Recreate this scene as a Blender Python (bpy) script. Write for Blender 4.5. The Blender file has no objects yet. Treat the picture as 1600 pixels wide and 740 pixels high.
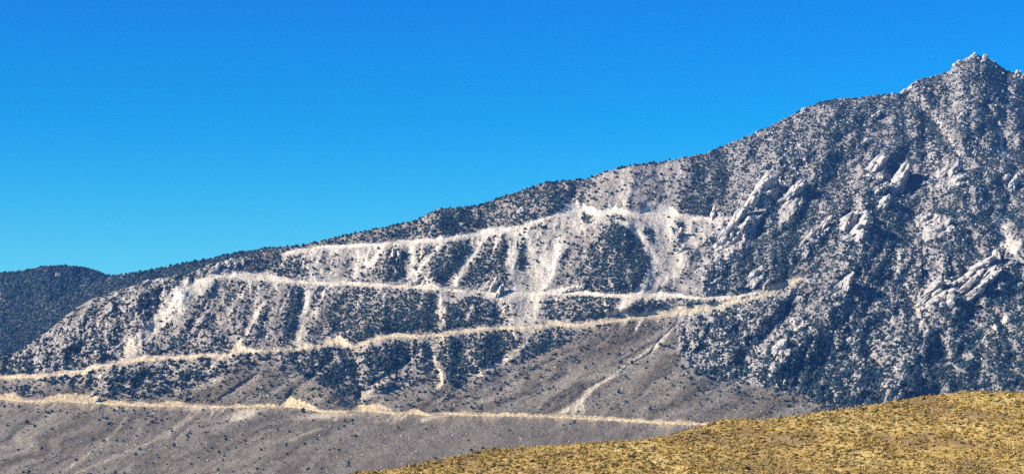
import bpy, math
import numpy as np
from math import radians

S = bpy.context.scene
COL = S.collection

# ------------------------------------------------------------------ camera
FPX, HOR, CAMZ = 3764.0, 760.0, 1.7          # focal length and eye level in photo pixels (1600 wide)
cam_d = bpy.data.cameras.new('camera')
cam = bpy.data.objects.new('camera', cam_d)
COL.objects.link(cam)
cam.location = (0, 0, CAMZ)
cam.rotation_euler = (radians(90), 0, 0)
cam_d.sensor_width = 36
cam_d.lens = 36 * FPX / 1600
cam_d.shift_y = (HOR - 370) / 1600
cam_d.clip_start = 0.5
cam_d.clip_end = 60000
S.camera = cam

# ------------------------------------------------------------------ sky, sun, exposure
TOSUN = np.array((-0.83, -0.26, 0.50)); TOSUN /= np.linalg.norm(TOSUN)
SUN_EL = math.asin(TOSUN[2]); SUN_AZ = math.atan2(TOSUN[0], TOSUN[1]) % (2 * math.pi)
SUN_STRENGTH, SKY_STRENGTH, EXPOSURE = 5.0, 0.10, 1.0
HAZE_DENSITY = 2.4e-5
w = bpy.data.worlds.new('World'); S.world = w; w.use_nodes = True
nt = w.node_tree; nt.nodes.clear()
out = nt.nodes.new('ShaderNodeOutputWorld'); bg = nt.nodes.new('ShaderNodeBackground')
sky = nt.nodes.new('ShaderNodeTexSky'); sky.sky_type = 'NISHITA'; sky.sun_disc = False
sky.sun_elevation = SUN_EL; sky.sun_rotation = SUN_AZ; sky.altitude = 1800
sky.air_density = 1.0; sky.dust_density = 0.0; sky.ozone_density = 4.0
hs = nt.nodes.new('ShaderNodeHueSaturation')
gm = nt.nodes.new('ShaderNodeGamma'); gm.inputs['Gamma'].default_value = 1.6
hs.inputs['Hue'].default_value = 0.487; hs.inputs['Saturation'].default_value = 1.22; hs.inputs['Value'].default_value = 0.335
nt.links.new(sky.outputs[0], gm.inputs['Color']); nt.links.new(gm.outputs[0], hs.inputs['Color']); tc = nt.nodes.new('ShaderNodeTexCoord'); sx = nt.nodes.new('ShaderNodeSeparateXYZ'); nt.links.new(tc.outputs['Generated'], sx.inputs[0])
rp = nt.nodes.new('ShaderNodeValToRGB'); rp.color_ramp.elements[0].position = .095; rp.color_ramp.elements[0].color = (.95, 1.03, .75, 1)
rp.color_ramp.elements[1].position = .21; rp.color_ramp.elements[1].color = (.0, .73, .98, 1); nt.links.new(sx.outputs['Z'], rp.inputs[0])
mx = nt.nodes.new('ShaderNodeMix'); mx.data_type = 'RGBA'; mx.blend_type = 'MULTIPLY'; mx.inputs[0].default_value = 1
nt.links.new(hs.outputs[0], mx.inputs[6]); nt.links.new(rp.outputs[0], mx.inputs[7]); nt.links.new(mx.outputs[2], bg.inputs['Color'])
bg.inputs['Strength'].default_value = SKY_STRENGTH
nt.links.new(bg.outputs[0], out.inputs['Surface'])
sun_d = bpy.data.lights.new('sun', 'SUN'); sun_d.energy = SUN_STRENGTH; sun_d.angle = radians(0.5)
sun_d.color = (1.0, 0.935, 0.83)
sun = bpy.data.objects.new('sun', sun_d); COL.objects.link(sun)
from mathutils import Vector
sun.rotation_euler = Vector(TOSUN).to_track_quat('Z', 'Y').to_euler()
sun.location = (-800, -300, 1500)
S.view_settings.view_transform = 'Standard'; S.view_settings.look = 'None'
S.view_settings.exposure = EXPOSURE; S.view_settings.gamma = 1; S.view_settings.use_curve_mapping = False
S.render.engine = 'CYCLES'
S.cycles.max_bounces = 5; S.cycles.diffuse_bounces = 2; S.cycles.volume_bounces = 0
S.cycles.use_denoising = False

# ------------------------------------------------------------------ noise
def _hash(ix, iy, seed):
    h = ix.astype(np.int32).astype(np.uint32) * np.uint32(374761393) + iy.astype(np.int32).astype(np.uint32) * np.uint32(668265263) + np.uint32(seed * 974634777 & 0xffffffff)
    h = (h ^ (h >> np.uint32(13))) * np.uint32(1274126177)
    return (h ^ (h >> np.uint32(16))) & np.uint32(0xffff)
_TC = np.cos(np.arange(256) * 2 * math.pi / 256).astype(np.float32); _TS = np.sin(np.arange(256) * 2 * math.pi / 256).astype(np.float32)
def gnoise(x, y, seed=0):
    x = np.asarray(x, np.float32); y = np.asarray(y, np.float32)
    ix = np.floor(x); iy = np.floor(y); fx = x - ix; fy = y - iy
    u = fx * fx * fx * (fx * (fx * 6 - 15) + 10); v = fy * fy * fy * (fy * (fy * 6 - 15) + 10)
    bx = ix.astype(np.int32).astype(np.uint32) * np.uint32(374761393); by = iy.astype(np.int32).astype(np.uint32) * np.uint32(668265263) + np.uint32(seed * 974634777 & 0xffffffff)
    def g(dx, dy):
        h = bx + np.uint32(374761393 * dx) + by + np.uint32(668265263 * dy)
        h = (h ^ (h >> np.uint32(13))) * np.uint32(1274126177)
        k = ((h ^ (h >> np.uint32(16))) & np.uint32(255)).astype(np.intp)
        return _TC[k] * (fx - np.float32(dx)) + _TS[k] * (fy - np.float32(dy))
    a, b, c, d = g(0, 0), g(1, 0), g(0, 1), g(1, 1)
    r = a + (b - a) * u
    return (np.float32(1.5) * (r + ((c + (d - c) * u) - r) * v)).astype(np.float64)
def fbm(x, y, seed=0, octv=4, gain=0.5):
    s = 0; a = 1
    for i in range(octv):
        s = s + a * gnoise(x, y, seed + i * 17); x = x * 2.03 + 3.1; y = y * 2.03 + 1.7; a *= gain
    return s
def ridged(x, y, seed=0, octv=3):
    s = 0; a = 1
    for i in range(octv):
        s = s + a * (1 - 2 * np.abs(gnoise(x, y, seed + i * 13))); x = x * 2.1 + 5.2; y = y * 2.1; a *= .5
    return s
def blocks(x, y, seed=0):
    """faceted blocks: each cell of a jittered grid is its own tilted plane"""
    ix = np.floor(x); iy = np.floor(y); best = np.full(x.shape, 9.0); val = np.zeros(x.shape)
    for dx in (-1, 0, 1):
        for dy in (-1, 0, 1):
            jx = ix + dx; jy = iy + dy
            cx = jx + _hash(jx, jy, seed) / 65536; cy = jy + _hash(jx, jy, seed + 1) / 65536
            d = (x - cx) ** 2 + (y - cy) ** 2
            h = (_hash(jx, jy, seed + 2) / 65536 - .5) + (x - cx) * (_hash(jx, jy, seed + 3) / 32768 - 1) * 1.0 \
                + (y - cy) * (_hash(jx, jy, seed + 4) / 32768 - 1) * 1.0
            m = d < best; best = np.where(m, d, best); val = np.where(m, h, val)
    return val
def sst(a, b, x):
    t = np.clip((x - a) / (b - a), 0, 1); return t * t * (3 - 2 * t)
rng = np.random.default_rng(11)

# ------------------------------------------------------------------ the lie of the land (photo pixels)
def line(pts):
    p = np.array(pts, float)
    return lambda u: np.interp(u, p[:, 0], p[:, 1])
SKYL = line([(-260, 598), (-100, 588), (0, 557), (20, 553), (60, 527), (80, 512), (115, 483), (145, 466), (180, 455), (235, 437),
             (300, 425), (330, 411), (365, 404), (400, 396), (440, 387), (470, 383), (500, 376), (560, 363), (600, 355), (650, 344),
             (672, 332), (690, 325), (735, 323), (750, 320), (780, 309), (820, 296), (850, 285), (880, 282), (915, 280), (945, 268),
             (985, 258), (1040, 252), (1100, 240), (1130, 228), (1170, 212), (1210, 194), (1240, 178), (1252, 171), (1290, 157),
             (1340, 152), (1395, 146), (1412, 146), (1432, 126), (1480, 113), (1496, 98), (1510, 91), (1522, 86), (1540, 90), (1556, 98),
             (1572, 110), (1590, 114), (1620, 125), (1700, 160), (1860, 190)])
vR1b = line([(-260, 635), (0, 620), (500, 635), (1000, 655), (1860, 680)])
vR2b = line([(-260, 615), (0, 588), (400, 545), (800, 511), (1255, 432), (1860, 390)])
dR2b = line([(-260, 3060), (0, 3090), (400, 3150), (800, 3330), (1255, 3600), (1860, 3900)])
dSky = line([(-260, 3100), (0, 3170), (130, 3380), (330, 3560), (440, 3700), (700, 3860), (1000, 4150), (1300, 4600), (1520, 4900), (1860, 5000)])
ROADS = {
 'R1': line([(-260, 628), (-20, 622), (10, 622), (30, 625), (50, 627), (75, 626), (100, 626), (130, 627), (150, 628), (180, 630), (210, 632), (240, 633),
             (270, 633), (300, 634), (340, 635), (380, 635), (420, 634), (450, 634), (480, 637), (500, 642), (540, 644), (560, 641), (585, 641),
             (615, 645), (650, 645), (670, 648), (700, 646), (760, 648), (830, 649), (880, 651), (940, 654), (1000, 658), (1060, 661), (1130, 663), (1860, 690)]),
 'R2': line([(-260, 592), (0, 589), (40, 588), (60, 587), (90, 584), (120, 582), (140, 578), (160, 572), (190, 566), (220, 562), (250, 559), (280, 558),
             (320, 555), (345, 556), (370, 549), (395, 549), (440, 546), (470, 544), (500, 539), (525, 536), (540, 539), (550, 543), (565, 537),
             (580, 531), (610, 526), (650, 526), (700, 521), (740, 516), (760, 513), (800, 513), (830, 512), (850, 508), (870, 506), (895, 509),
             (940, 504), (1000, 496), (1060, 489), (1110, 483), (1150, 472), (1200, 460), (1230, 447), (1256, 434)]),
 'R3': line([(304, 440), (340, 434), (360, 433), (400, 435), (440, 439), (465, 441), (480, 442), (520, 443), (560, 444), (620, 447), (640, 448), (660, 449),
             (690, 451), (720, 455), (760, 455), (780, 458), (820, 459), (850, 459), (880, 458), (910, 459), (940, 461), (970, 463), (1000, 463), (1060, 463),
             (1100, 466), (1150, 464), (1190, 457)]),
 'R4': line([(436, 399), (470, 392), (500, 387), (520, 387), (560, 385), (600, 382), (640, 378), (680, 376), (710, 373), (740, 368), (770, 364),
             (800, 360), (815, 354), (845, 345), (880, 333), (910, 329), (930, 334), (960, 332), (1000, 336), (1050, 335), (1080, 343), (1112, 343)])}
RSPAN = {'R1': (-200, 1700), 'R2': (-200, 1256), 'R3': (304, 1190), 'R4': (436, 1112)}
RH = {'R1': 3.2, 'R2': 2.5, 'R3': 2.4, 'R4': 3.2}          # height of the cut bank above the road, pixels
CUTS = {  # places where the cut bank swells: (u centre, half width, extra height)
 'R1': [(110, 40, 12), (20, 16, 5), (150, 12, 6), (215, 10, 3), (268, 22, 6), (462, 34, 11), (585, 30, 9), (650, 12, 4)],
 'R2': [(100, 25, 3), (145, 14, 6), (190, 20, 5), (230, 20, 4), (375, 24, 7), (470, 20, 5), (525, 26, 13), (612, 30, 6), (720, 30, 2), (870, 25, 4),
        (960, 50, 4), (1030, 60, 6), (1100, 50, 7), (1160, 50, 8), (1215, 40, 9)],
 'R3': [(400, 60, 9), (345, 25, 9), (540, 40, 2), (660, 26, 16), (770, 26, 15), (895, 26, 13), (860, 20, 4), (1030, 40, 5)],
 'R4': [(700, 40, 2), (770, 40, 5), (905, 34, 13), (960, 26, 8), (1030, 32, 20), (1075, 12, 5), (520, 40, 1)]}
def cut_height(k, u, rag=1.0):
    h = RH[k] * (1 + rag * .6 * gnoise(u / 19.0, u * 0 + 7.3 + len(CUTS[k]), 91) + rag * .3 * gnoise(u / 6.0, u * 0 + 2.3 + len(CUTS[k]), 92))
    for c, hw, e in CUTS[k]:
        h = h + .8 * e * np.clip(1 - ((u - c) / hw) ** 2, 0, 1)
    a, b = RSPAN[k]
    return np.maximum(h, 1.5) * sst(a - 2, a + 10, u) * sst(b + 2, b - 8, u)
# chutes of loose scree: points (u, v) down the slope, half width, strength
CHUTES = [
 ([(486, 388), (487, 415), (485, 441)], 3.5, .9), ([(505, 384), (496, 410), (490, 440)], 3, .8), ([(523, 388), (520, 410), (512, 438)], 2.5, .5),
 ([(483, 445), (479, 475), (470, 505), (463, 540)], 6, 1.), ([(510, 448), (500, 470), (488, 495)], 4, .55),
 ([(640, 380), (643, 402), (641, 440)], 6, 1.), ([(690, 378), (672, 400), (650, 425), (640, 445)], 3.5, .6),
 ([(757, 368), (740, 395), (718, 428), (706, 450)], 4.5, 1.), ([(600, 384), (583, 405), (565, 425)], 3.5, .8), ([(560, 390), (558, 412), (552, 440)], 3, .6),
 ([(800, 362), (797, 395), (800, 430), (806, 458)], 6, .8), ([(868, 342), (870, 385), (864, 425), (848, 452), (838, 470), (831, 512)], 4, .9),
 ([(831, 514), (818, 537), (798, 558), (762, 576), (745, 590)], 5, .8), ([(800, 514), (806, 532)], 2, .7),
 ([(975, 346), (1003, 370), (1020, 395), (1023, 415), (1010, 440), (996, 456), (978, 474), (958, 492)], 7, .9),
 ([(1073, 345), (1072, 380), (1060, 420)], 4, .6), ([(673, 528), (675, 550), (680, 570), (690, 585), (690, 598), (678, 612)], 3, .95),
 ([(690, 456), (687, 480), (688, 518)], 3.2, .9), ([(696, 460), (694, 490), (690, 510)], 2, .5),
 ([(320, 437), (298, 440), (262, 480), (226, 520), (190, 556)], 12, .8), ([(262, 478), (240, 500), (222, 515)], 4, .5),
 ([(415, 470), (395, 500), (376, 532), (366, 545)], 4, .7), ([(345, 450), (325, 480), (300, 510)], 6, .35),
 ([(1048, 512), (1025, 540), (985, 568), (950, 590), (922, 608), (906, 628), (893, 648)], 4, .8),
 ([(1015, 548), (975, 568), (930, 588), (905, 596)], 6, .3), ([(908, 622), (900, 632), (872, 648)], 5, .8), ([(908, 622), (909, 648)], 4, .55),
 ([(1402, 390), (1404, 425), (1425, 465), (1435, 492), (1458, 525)], 3.5, .6), ([(1345, 520), (1360, 545), (1378, 575)], 4, .6), ([(1440, 150), (1475, 200), (1500, 245), (1512, 270)], 2.2, .28), ([(1515, 130), (1530, 180), (1535, 230)], 2.5, .3),
 ([(1560, 190), (1568, 240), (1562, 270)], 4, .7), ([(1555, 330), (1570, 370), (1590, 400)], 9, .6), ([(1600, 475), (1570, 500), (1535, 525)], 4, .7),
 ([(198, 650), (185, 668), (160, 692), (95, 740)], 3, .28), ([(300, 650), (250, 683), (200, 705), (110, 742)], 3, .28), ([(395, 638), (375, 650), (362, 658)], 10, .8),
 ([(500, 668), (470, 680), (440, 692)], 3, .28), ([(688, 648), (670, 652), (656, 660)], 4, .9), ([(318, 635), (310, 638), (300, 642)], 7, .9), ([(530, 645), (505, 650), (480, 656)], 9, .6),
 ([(720, 612), (690, 622), (672, 632)], 3, .35), ([(610, 580), (585, 605), (562, 628)], 12, .35), ([(340, 588), (320, 600), (300, 608)], 8, .4), ([(350, 552), (335, 570), (320, 585)], 4, .5)]
CHUTES = [(p, (hw * .95), min(1, a * 1.2)) for p, hw, a in CHUTES]
_cr = np.random.default_rng(77)
for k_, ua_, ub_, n_, lmin_, lmax_, tilt_ in (('R4', 450, 830, 34, 14, 55, -.25), ('R4', 880, 1105, 20, 12, 45, .05), ('R3', 320, 1050, 46, 12, 60, -.35), ('R2', 60, 860, 40, 8, 32, -.5), ('R2', 900, 1200, 8, 6, 14, -.6), ('R1', 60, 700, 30, 5, 20, -.9)):
    for u_ in _cr.uniform(ua_, ub_, n_):
        v_ = float(ROADS[k_](u_)); L_ = _cr.uniform(lmin_, lmax_); t_ = tilt_ + _cr.normal(0, .18)
        CHUTES.append(([(u_, v_ + .5), (u_ + t_ * L_ * .5 + _cr.normal(0, 1.5), v_ + L_ * .5), (u_ + t_ * L_, v_ + L_)], _cr.uniform(.7, 1.9), _cr.uniform(.35, .9)))
# narrow washes and deep gullies: points, half width px, depth m
GULLIES = [
 ([(402, 585), (385, 596), (335, 629), (320, 645), (300, 661), (268, 690), (240, 705), (180, 738), (150, 760)], 3, 4), ([(138, 640), (115, 655), (90, 668), (50, 690), (0, 710), (-60, 740)], 4, 3),
 ([(366, 640), (362, 655), (350, 662), (300, 672)], 3, 4), ([(520, 560), (490, 585), (465, 605), (440, 632)], 6, 6), ([(640, 560), (600, 590), (565, 610), (552, 640)], 5, 6),
 ([(1060, 500), (1050, 512), (1030, 533), (1015, 552), (975, 578), (930, 600)], 2.5, 3.5), ([(985, 664), (975, 690)], 2, 2.5), ([(780, 645), (740, 650), (640, 668), (600, 690), (520, 710)], 5, 2),
 ([(700, 640), (655, 665), (590, 680)], 4, 2.5), ([(870, 560), (830, 580), (790, 605), (720, 640), (690, 648)], 5, 4),
 ([(1418, 148), (1440, 175), (1470, 205), (1492, 235), (1510, 262)], 10, 26), ([(1540, 165), (1552, 185), (1566, 208), (1575, 230)], 7, 16), ([(1410, 262), (1430, 300), (1440, 340), (1410, 390), (1402, 430), (1437, 490), (1462, 530), (1440, 580)], 22, 15),
 ([(1330, 400), (1345, 440), (1350, 500), (1370, 560)], 20, 9), ([(1130, 240), (1140, 280), (1120, 320), (1112, 345)], 14, 14), ([(1150, 350), (1115, 390), (1080, 430), (1060, 455)], 12, 12),
 ([(1120, 590), (1160, 560), (1200, 520), (1262, 470)], 12, 8), ([(1590, 230), (1580, 300), (1560, 380)], 14, 16), ([(1600, 500), (1550, 520), (1480, 560)], 10, 10),
 ([(0, 650), (-20, 690), (-60, 700)], 12, 8), ([(20, 690), (-20, 700)], 10, 6)]
# spurs standing out towards the valley: points, half width px, height m
SPURS = [
 ([(955, 350), (962, 385), (968, 420), (965, 456)], 48, 46), ([(572, 448), (572, 490), (568, 530)], 34, 26), ([(648, 455), (642, 490), (630, 520)], 34, 22),
 ([(615, 392), (610, 415), (600, 440)], 17, 13), ([(668, 385), (668, 410), (668, 440)], 16, 13), ([(720, 378), (700, 405), (680, 440)], 14, 14), ([(775, 378), (755, 410), (735, 445)], 24, 16),
 ([(742, 462), (735, 490), (730, 510)], 30, 13), ([(455, 402), (462, 420), (460, 438)], 24, 14), ([(440, 440), (440, 480), (425, 530)], 30, 14), ([(545, 395), (540, 415), (535, 435)], 10, 8),
 ([(1005, 352), (1012, 370), (1015, 388)], 8, 9), ([(1055, 345), (1060, 370), (1066, 400)], 11, 14), ([(920, 336), (916, 346), (914, 352)], 10, 7), ([(960, 338), (958, 346)], 10, 7),
 ([(1412, 150), (1400, 220), (1372, 262), (1345, 340), (1312, 440), (1262, 520), (1215, 570)], 34, 44), ([(1210, 250), (1195, 290), (1160, 340), (1128, 392), (1090, 440)], 26, 48),
 ([(1290, 260), (1245, 300), (1210, 345)], 20, 18), ([(1310, 330), (1270, 365), (1232, 400)], 18, 18), ([(1522, 92), (1500, 170), (1488, 270), (1470, 340), (1480, 400)], 34, 34),
 ([(1590, 120), (1575, 280), (1600, 400), (1530, 445), (1470, 480), (1420, 600)], 30, 38), ([(345, 412), (260, 450), (150, 520), (60, 570)], 30, 16), ([(700, 530), (700, 560), (705, 590)], 18, 10),
 ([(760, 520), (765, 545), (760, 580)], 24, 12), ([(900, 465), (905, 480), (905, 495)], 40, 10), ([(1013, 470), (1010, 485)], 26, 7), ([(600, 545), (590, 565), (560, 600)], 26, 12),
 ([(490, 590), (500, 610), (520, 635)], 24, 12), ([(590, 600), (590, 630)], 26, 8), ([(860, 290), (850, 310), (830, 345)], 20, 12), ([(990, 262), (985, 290), (975, 320)], 30, 10), ([(1060, 255), (1060, 320)], 28, 10)]
# thick stands of pinyon: polygon, density
STANDS = [
 ([(950, 350), (966, 347), (982, 358), (1000, 380), (1014, 402), (1015, 425), (1000, 447), (982, 460), (930, 456), (895, 452), (900, 425), (918, 392), (932, 366)], 1.0),
 ([(540, 450), (585, 448), (602, 480), (592, 518), (570, 534), (545, 530), (520, 515), (508, 490)], .88), ([(605, 470), (640, 454), (680, 460), (685, 490), (682, 520), (640, 518), (600, 527), (585, 522)], .97),
 ([(700, 470), (745, 462), (785, 480), (800, 495), (770, 508), (690, 516)], .75), ([(603, 390), (632, 388), (636, 440), (590, 440), (570, 425)], .8), ([(652, 388), (690, 380), (672, 412), (652, 438), (646, 430)], .85),
 ([(697, 378), (735, 372), (738, 388), (712, 428), (690, 446), (668, 438)], .88), ([(765, 368), (792, 366), (792, 420), (800, 445), (760, 440), (715, 448), (728, 425), (748, 392)], .85),
 ([(806, 375), (822, 372), (822, 425), (808, 422)], .8), ([(690, 530), (700, 524), (800, 518), (805, 535), (790, 556), (745, 575), (720, 590), (700, 600), (684, 560)], .85),
 ([(855, 512), (880, 512), (882, 540), (850, 555), (828, 560), (835, 540)], .8), ([(850, 470), (905, 462), (970, 466), (955, 490), (905, 500), (850, 500)], .88), ([(1005, 466), (1040, 468), (1030, 482), (975, 490), (985, 478)], .85),
 ([(1058, 466), (1100, 470), (1095, 476), (1060, 482)], .8), ([(905, 330), (928, 330), (932, 350), (905, 350)], .75), ([(945, 335), (975, 335), (978, 344), (948, 346)], .8), ([(1005, 354), (1018, 356), (1024, 382), (1008, 384)], .85),
 ([(1048, 345), (1066, 345), (1074, 400), (1052, 402)], .8), ([(800, 330), (845, 335), (852, 358), (825, 358)], .85), ([(470, 535), (560, 545), (650, 528), (670, 540), (600, 600), (550, 620), (490, 600), (440, 560)], .62),
 ([(445, 400), (478, 400), (482, 436), (440, 432)], .8), ([(455, 445), (478, 450), (465, 500), (455, 535), (440, 520)], .9), ([(490, 445), (515, 446), (500, 480), (485, 490)], .75),
 ([(1290, 420), (1400, 400), (1430, 480), (1450, 540), (1440, 610), (1350, 620), (1300, 560), (1280, 500)], .55), ([(1350, 370), (1410, 380), (1420, 440), (1330, 470), (1320, 420)], .62), ([(1240, 330), (1330, 300), (1350, 330), (1290, 410), (1180, 440), (1100, 455), (1150, 400)], .8),
 ([(1420, 150), (1440, 165), (1510, 250), (1495, 260), (1430, 190)], .98), ([(1540, 160), (1570, 210), (1560, 215), (1538, 175)], .95), ([(1240, 600), (1340, 560), (1420, 600), (1420, 640), (1300, 650)], .7),
 ([(660, 345), (690, 326), (735, 324), (745, 345), (720, 362), (690, 370), (660, 370)], .9), ([(560, 366), (640, 348), (650, 372), (560, 380)], .75), ([(740, 345), (800, 330), (810, 350), (740, 362)], .7), ([(750, 318), (820, 297), (910, 282), (880, 318), (830, 330), (780, 315)], .75),
 ([(1130, 240), (1155, 250), (1150, 290), (1130, 340), (1080, 330), (1090, 300)], .8), ([(160, 608), (190, 575), (300, 575), (330, 562), (300, 600), (240, 622), (180, 628)], .55), ([(0, 560), (60, 565), (50, 585), (0, 588)], .7), ([(60, 590), (110, 585), (95, 600), (70, 600)], .7), ([(30, 605), (48, 605), (48, 620), (28, 618)], .9), ([(380, 405), (440, 395), (442, 428), (380, 424)], .7)]
SCREE = [  # open slopes of pale rubble: polygon, strength
 ([(805, 356), (870, 345), (880, 380), (880, 400), (862, 440), (845, 458), (846, 482), (832, 513), (795, 512), (795, 462), (806, 430), (795, 400)], .7),
 ([(880, 330), (1000, 330), (1112, 338), (1116, 362), (1085, 395), (1062, 432), (1020, 452), (1000, 458), (1022, 412), (1004, 372), (980, 350), (940, 347), (912, 358), (880, 395), (868, 380)], .62),
 ([(1000, 338), (1050, 338), (1048, 368), (1030, 384), (1020, 372)], 1.), ([(470, 392), (600, 388), (580, 420), (545, 440), (490, 440), (478, 415)], .3), ([(705, 455), (790, 458), (760, 470), (700, 478)], .5), ([(780, 462), (830, 462), (845, 500), (780, 512), (800, 490)], .4),
 ([(930, 270), (1000, 258), (1090, 245), (1100, 290), (1060, 320), (1000, 326), (940, 320), (905, 300)], .32), ([(1560, 380), (1600, 370), (1640, 430), (1600, 440), (1575, 400)], .5), ([(600, 560), (670, 540), (660, 590), (590, 625), (560, 630)], .16), ([(1080, 480), (1150, 470), (1140, 482), (1070, 500)], .3),
 ([(298, 437), (338, 440), (290, 482), (240, 525), (208, 556), (176, 556), (212, 522), (260, 476)], .8), ([(258, 482), (268, 484), (238, 512), (222, 516)], .6)]
TOE = line([(-260, 612), (0, 592), (60, 600), (150, 612), (175, 626), (230, 622), (300, 605), (340, 588), (400, 572), (470, 585), (540, 618), (600, 618), (660, 600), (720, 606), (780, 588),
            (830, 560), (870, 542), (930, 515), (1000, 503), (1048, 497), (1056, 520), (1062, 570), (1100, 592), (1200, 606), (1290, 636), (1350, 648), (1860, 655)])

def chute_mask(u, v, pts, hw):
    p = np.array(pts, float); o = np.argsort(p[:, 1]); p = p[o]
    m = np.zeros(u.shape)
    ok = (v > p[0, 1] - 2) & (v < p[-1, 1] + 2) & (u > p[:, 0].min() - 4 * hw) & (u < p[:, 0].max() + 4 * hw)
    if ok.any():
        uu, vv = u[ok], v[ok]
        uc = np.interp(vv, p[:, 1], p[:, 0]); sl = np.gradient(p[:, 0]) / np.maximum(np.abs(np.gradient(p[:, 1])), 1)
        k = 1 / np.sqrt(1 + np.interp(vv, p[:, 1], sl) ** 2)
        m[ok] = np.exp(-((uu - uc) * k / hw) ** 2) * sst(p[0, 1] - 2, p[0, 1] + 3, vv) * sst(p[-1, 1] + 2, p[-1, 1] - 6, vv)
    return m
def seg_mask(u, v, pts, hw, soft_ends=True):
    m = np.zeros(u.shape); p = np.array(pts, float); R = hw * 2.6
    ok = (u > p[:, 0].min() - R) & (u < p[:, 0].max() + R) & (v > p[:, 1].min() - R) & (v < p[:, 1].max() + R)
    if not ok.any(): return m
    uu, vv = u[ok], v[ok]; best = np.full(uu.shape, 1e9)
    for (a, b) in zip(p[:-1], p[1:]):
        d = b - a; t = np.clip(((uu - a[0]) * d[0] + (vv - a[1]) * d[1]) / (d @ d), 0, 1)
        best = np.minimum(best, (uu - a[0] - t * d[0]) ** 2 + (vv - a[1] - t * d[1]) ** 2)
    m[ok] = np.exp(-best / hw ** 2)
    return m
def poly_mask(u, v, pts):
    p = np.array(pts, float); m = np.zeros(u.shape, bool)
    ok = (u > p[:, 0].min()) & (u < p[:, 0].max()) & (v > p[:, 1].min()) & (v < p[:, 1].max())
    if ok.any():
        uu, vv = u[ok], v[ok]; c = np.zeros(uu.shape, bool)
        for (a, b) in zip(p, np.roll(p, -1, 0)):
            if a[1] == b[1]: continue
            c ^= ((a[1] > vv) != (b[1] > vv)) & (uu < (b[0] - a[0]) * (vv - a[1]) / (b[1] - a[1]) + a[0])
        m[ok] = c
    return m
def warp(u, v, a=4.0, s=14.0):
    return u + a * fbm(u / s, v / s, 301, 3), v + a * .8 * fbm(u / s, v / s, 351, 3)
def road_terms(u, v):
    """for every road: pixels above the road edge, and the height of its cut there"""
    for k in ROADS:
        a, b = RSPAN[k]; u1 = u[0] if u.ndim == 2 else u
        yield k, ROADS[k](u1) - v, np.where((u1 > a) & (u1 < b), cut_height(k, u1), 0) + 0 * v
_CACHE = {}
def cached(f):
    def g(u, v):
        if u.size < 500000: return f(u, v)
        k = (f.__name__, id(u), id(v))
        if k not in _CACHE: _CACHE[k] = f(u, v)
        return _CACHE[k]
    return g
@cached
def scree_amount(u, v):
    uw, vw = warp(u, v); s = np.zeros(u.shape); c = np.zeros(u.shape)
    for p, a in SCREE: s = np.maximum(s, a * poly_mask(uw, vw, p))
    uw, vw = warp(u, v, 1.6, 9)
    for p, hw, a in CHUTES: c = np.maximum(c, a * chute_mask(uw, vw, p, hw))
    c = c * np.clip(.95 + .4 * gnoise(u / 7, v / 16, 371) + .3 * gnoise(u / 2.5, v / 7, 373), .3, 1.15)
    return s, c
def stand_amount(u, v):
    t = np.zeros(u.shape)
    for amp, sc, ou, ov in ((3, 14, 0, 0), (7, 11, 900, 0), (11, 17, 0, 900)):
        s = np.zeros(u.shape); uw = u + amp * fbm((u + ou) / sc, (v + ov) / sc, 301, 3); vw = v + amp * .7 * fbm((u + ov) / sc, (v + ou) / sc, 351, 3)
        for p, a in STANDS: s = np.maximum(s, a * poly_mask(uw, vw, p))
        t += s / 3
    return t
RZONES = [([(900, 380), (945, 360), (965, 400), (950, 445), (895, 440)], .6), ([(1290, 380), (1440, 380), (1460, 620), (1300, 620)], .9), ([(0, 560), (60, 527), (235, 436), (330, 415), (290, 470), (190, 552), (60, 582)], 1.0), ([(1060, 490), (1250, 450), (1300, 560), (1240, 610), (1130, 600), (1065, 560)], .95),
          ([(1240, 200), (1265, 260), (1180, 350), (1120, 440), (1085, 430), (1110, 370), (1170, 290)], 1.), ([(1290, 260), (1390, 250), (1430, 300), (1350, 400), (1290, 420), (1250, 380)], .8), ([(1480, 90), (1600, 90), (1620, 330), (1530, 250), (1490, 160)], .6),
          ([(1440, 220), (1540, 240), (1600, 300), (1560, 400), (1440, 380)], .75), ([(1420, 400), (1600, 390), (1620, 560), (1440, 560)], .75), ([(370, 400), (600, 440), (560, 530), (360, 550), (200, 560), (300, 460)], .5), ([(730, 430), (790, 440), (795, 480), (740, 490)], .8), ([(590, 385), (640, 385), (640, 420), (590, 425)], .6), ([(800, 320), (860, 330), (860, 365), (800, 370)], .7), ([(1240, 60), (1480, 120), (1480, 260), (1240, 300), (1160, 240)], .55)]
CLIFFS = [[(1158, 345), (1176, 305), (1200, 272), (1228, 285), (1198, 330), (1172, 372), (1142, 404), (1112, 408), (1122, 375), (1143, 350)], [(1212, 338), (1243, 288), (1262, 298), (1242, 332), (1216, 352)],
          [(1312, 350), (1350, 325), (1366, 340), (1345, 380), (1318, 376)], 
          [(1458, 272), (1498, 252), (1508, 290), (1470, 296)], [(1425, 335), (1485, 338), (1492, 360), (1450, 378), (1430, 352)], [(1355, 275), (1372, 245), (1384, 262), (1376, 285)], [(1390, 302), (1408, 266), (1420, 275), (1412, 302)],
          [(1255, 385), (1296, 345), (1300, 352), (1262, 400), (1240, 402)], [(1160, 450), (1190, 420), (1200, 428), (1172, 452)], [(1095, 460), (1130, 436), (1140, 445), (1105, 464)],
          [(1210, 560), (1225, 528), (1240, 550), (1222, 565)], [(1235, 512), (1255, 492), (1262, 506), (1245, 518)], [(1110, 352), (1120, 328), (1140, 345), (1130, 362)], [(1304, 460), (1324, 432), (1330, 455), (1316, 464)]]
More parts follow.
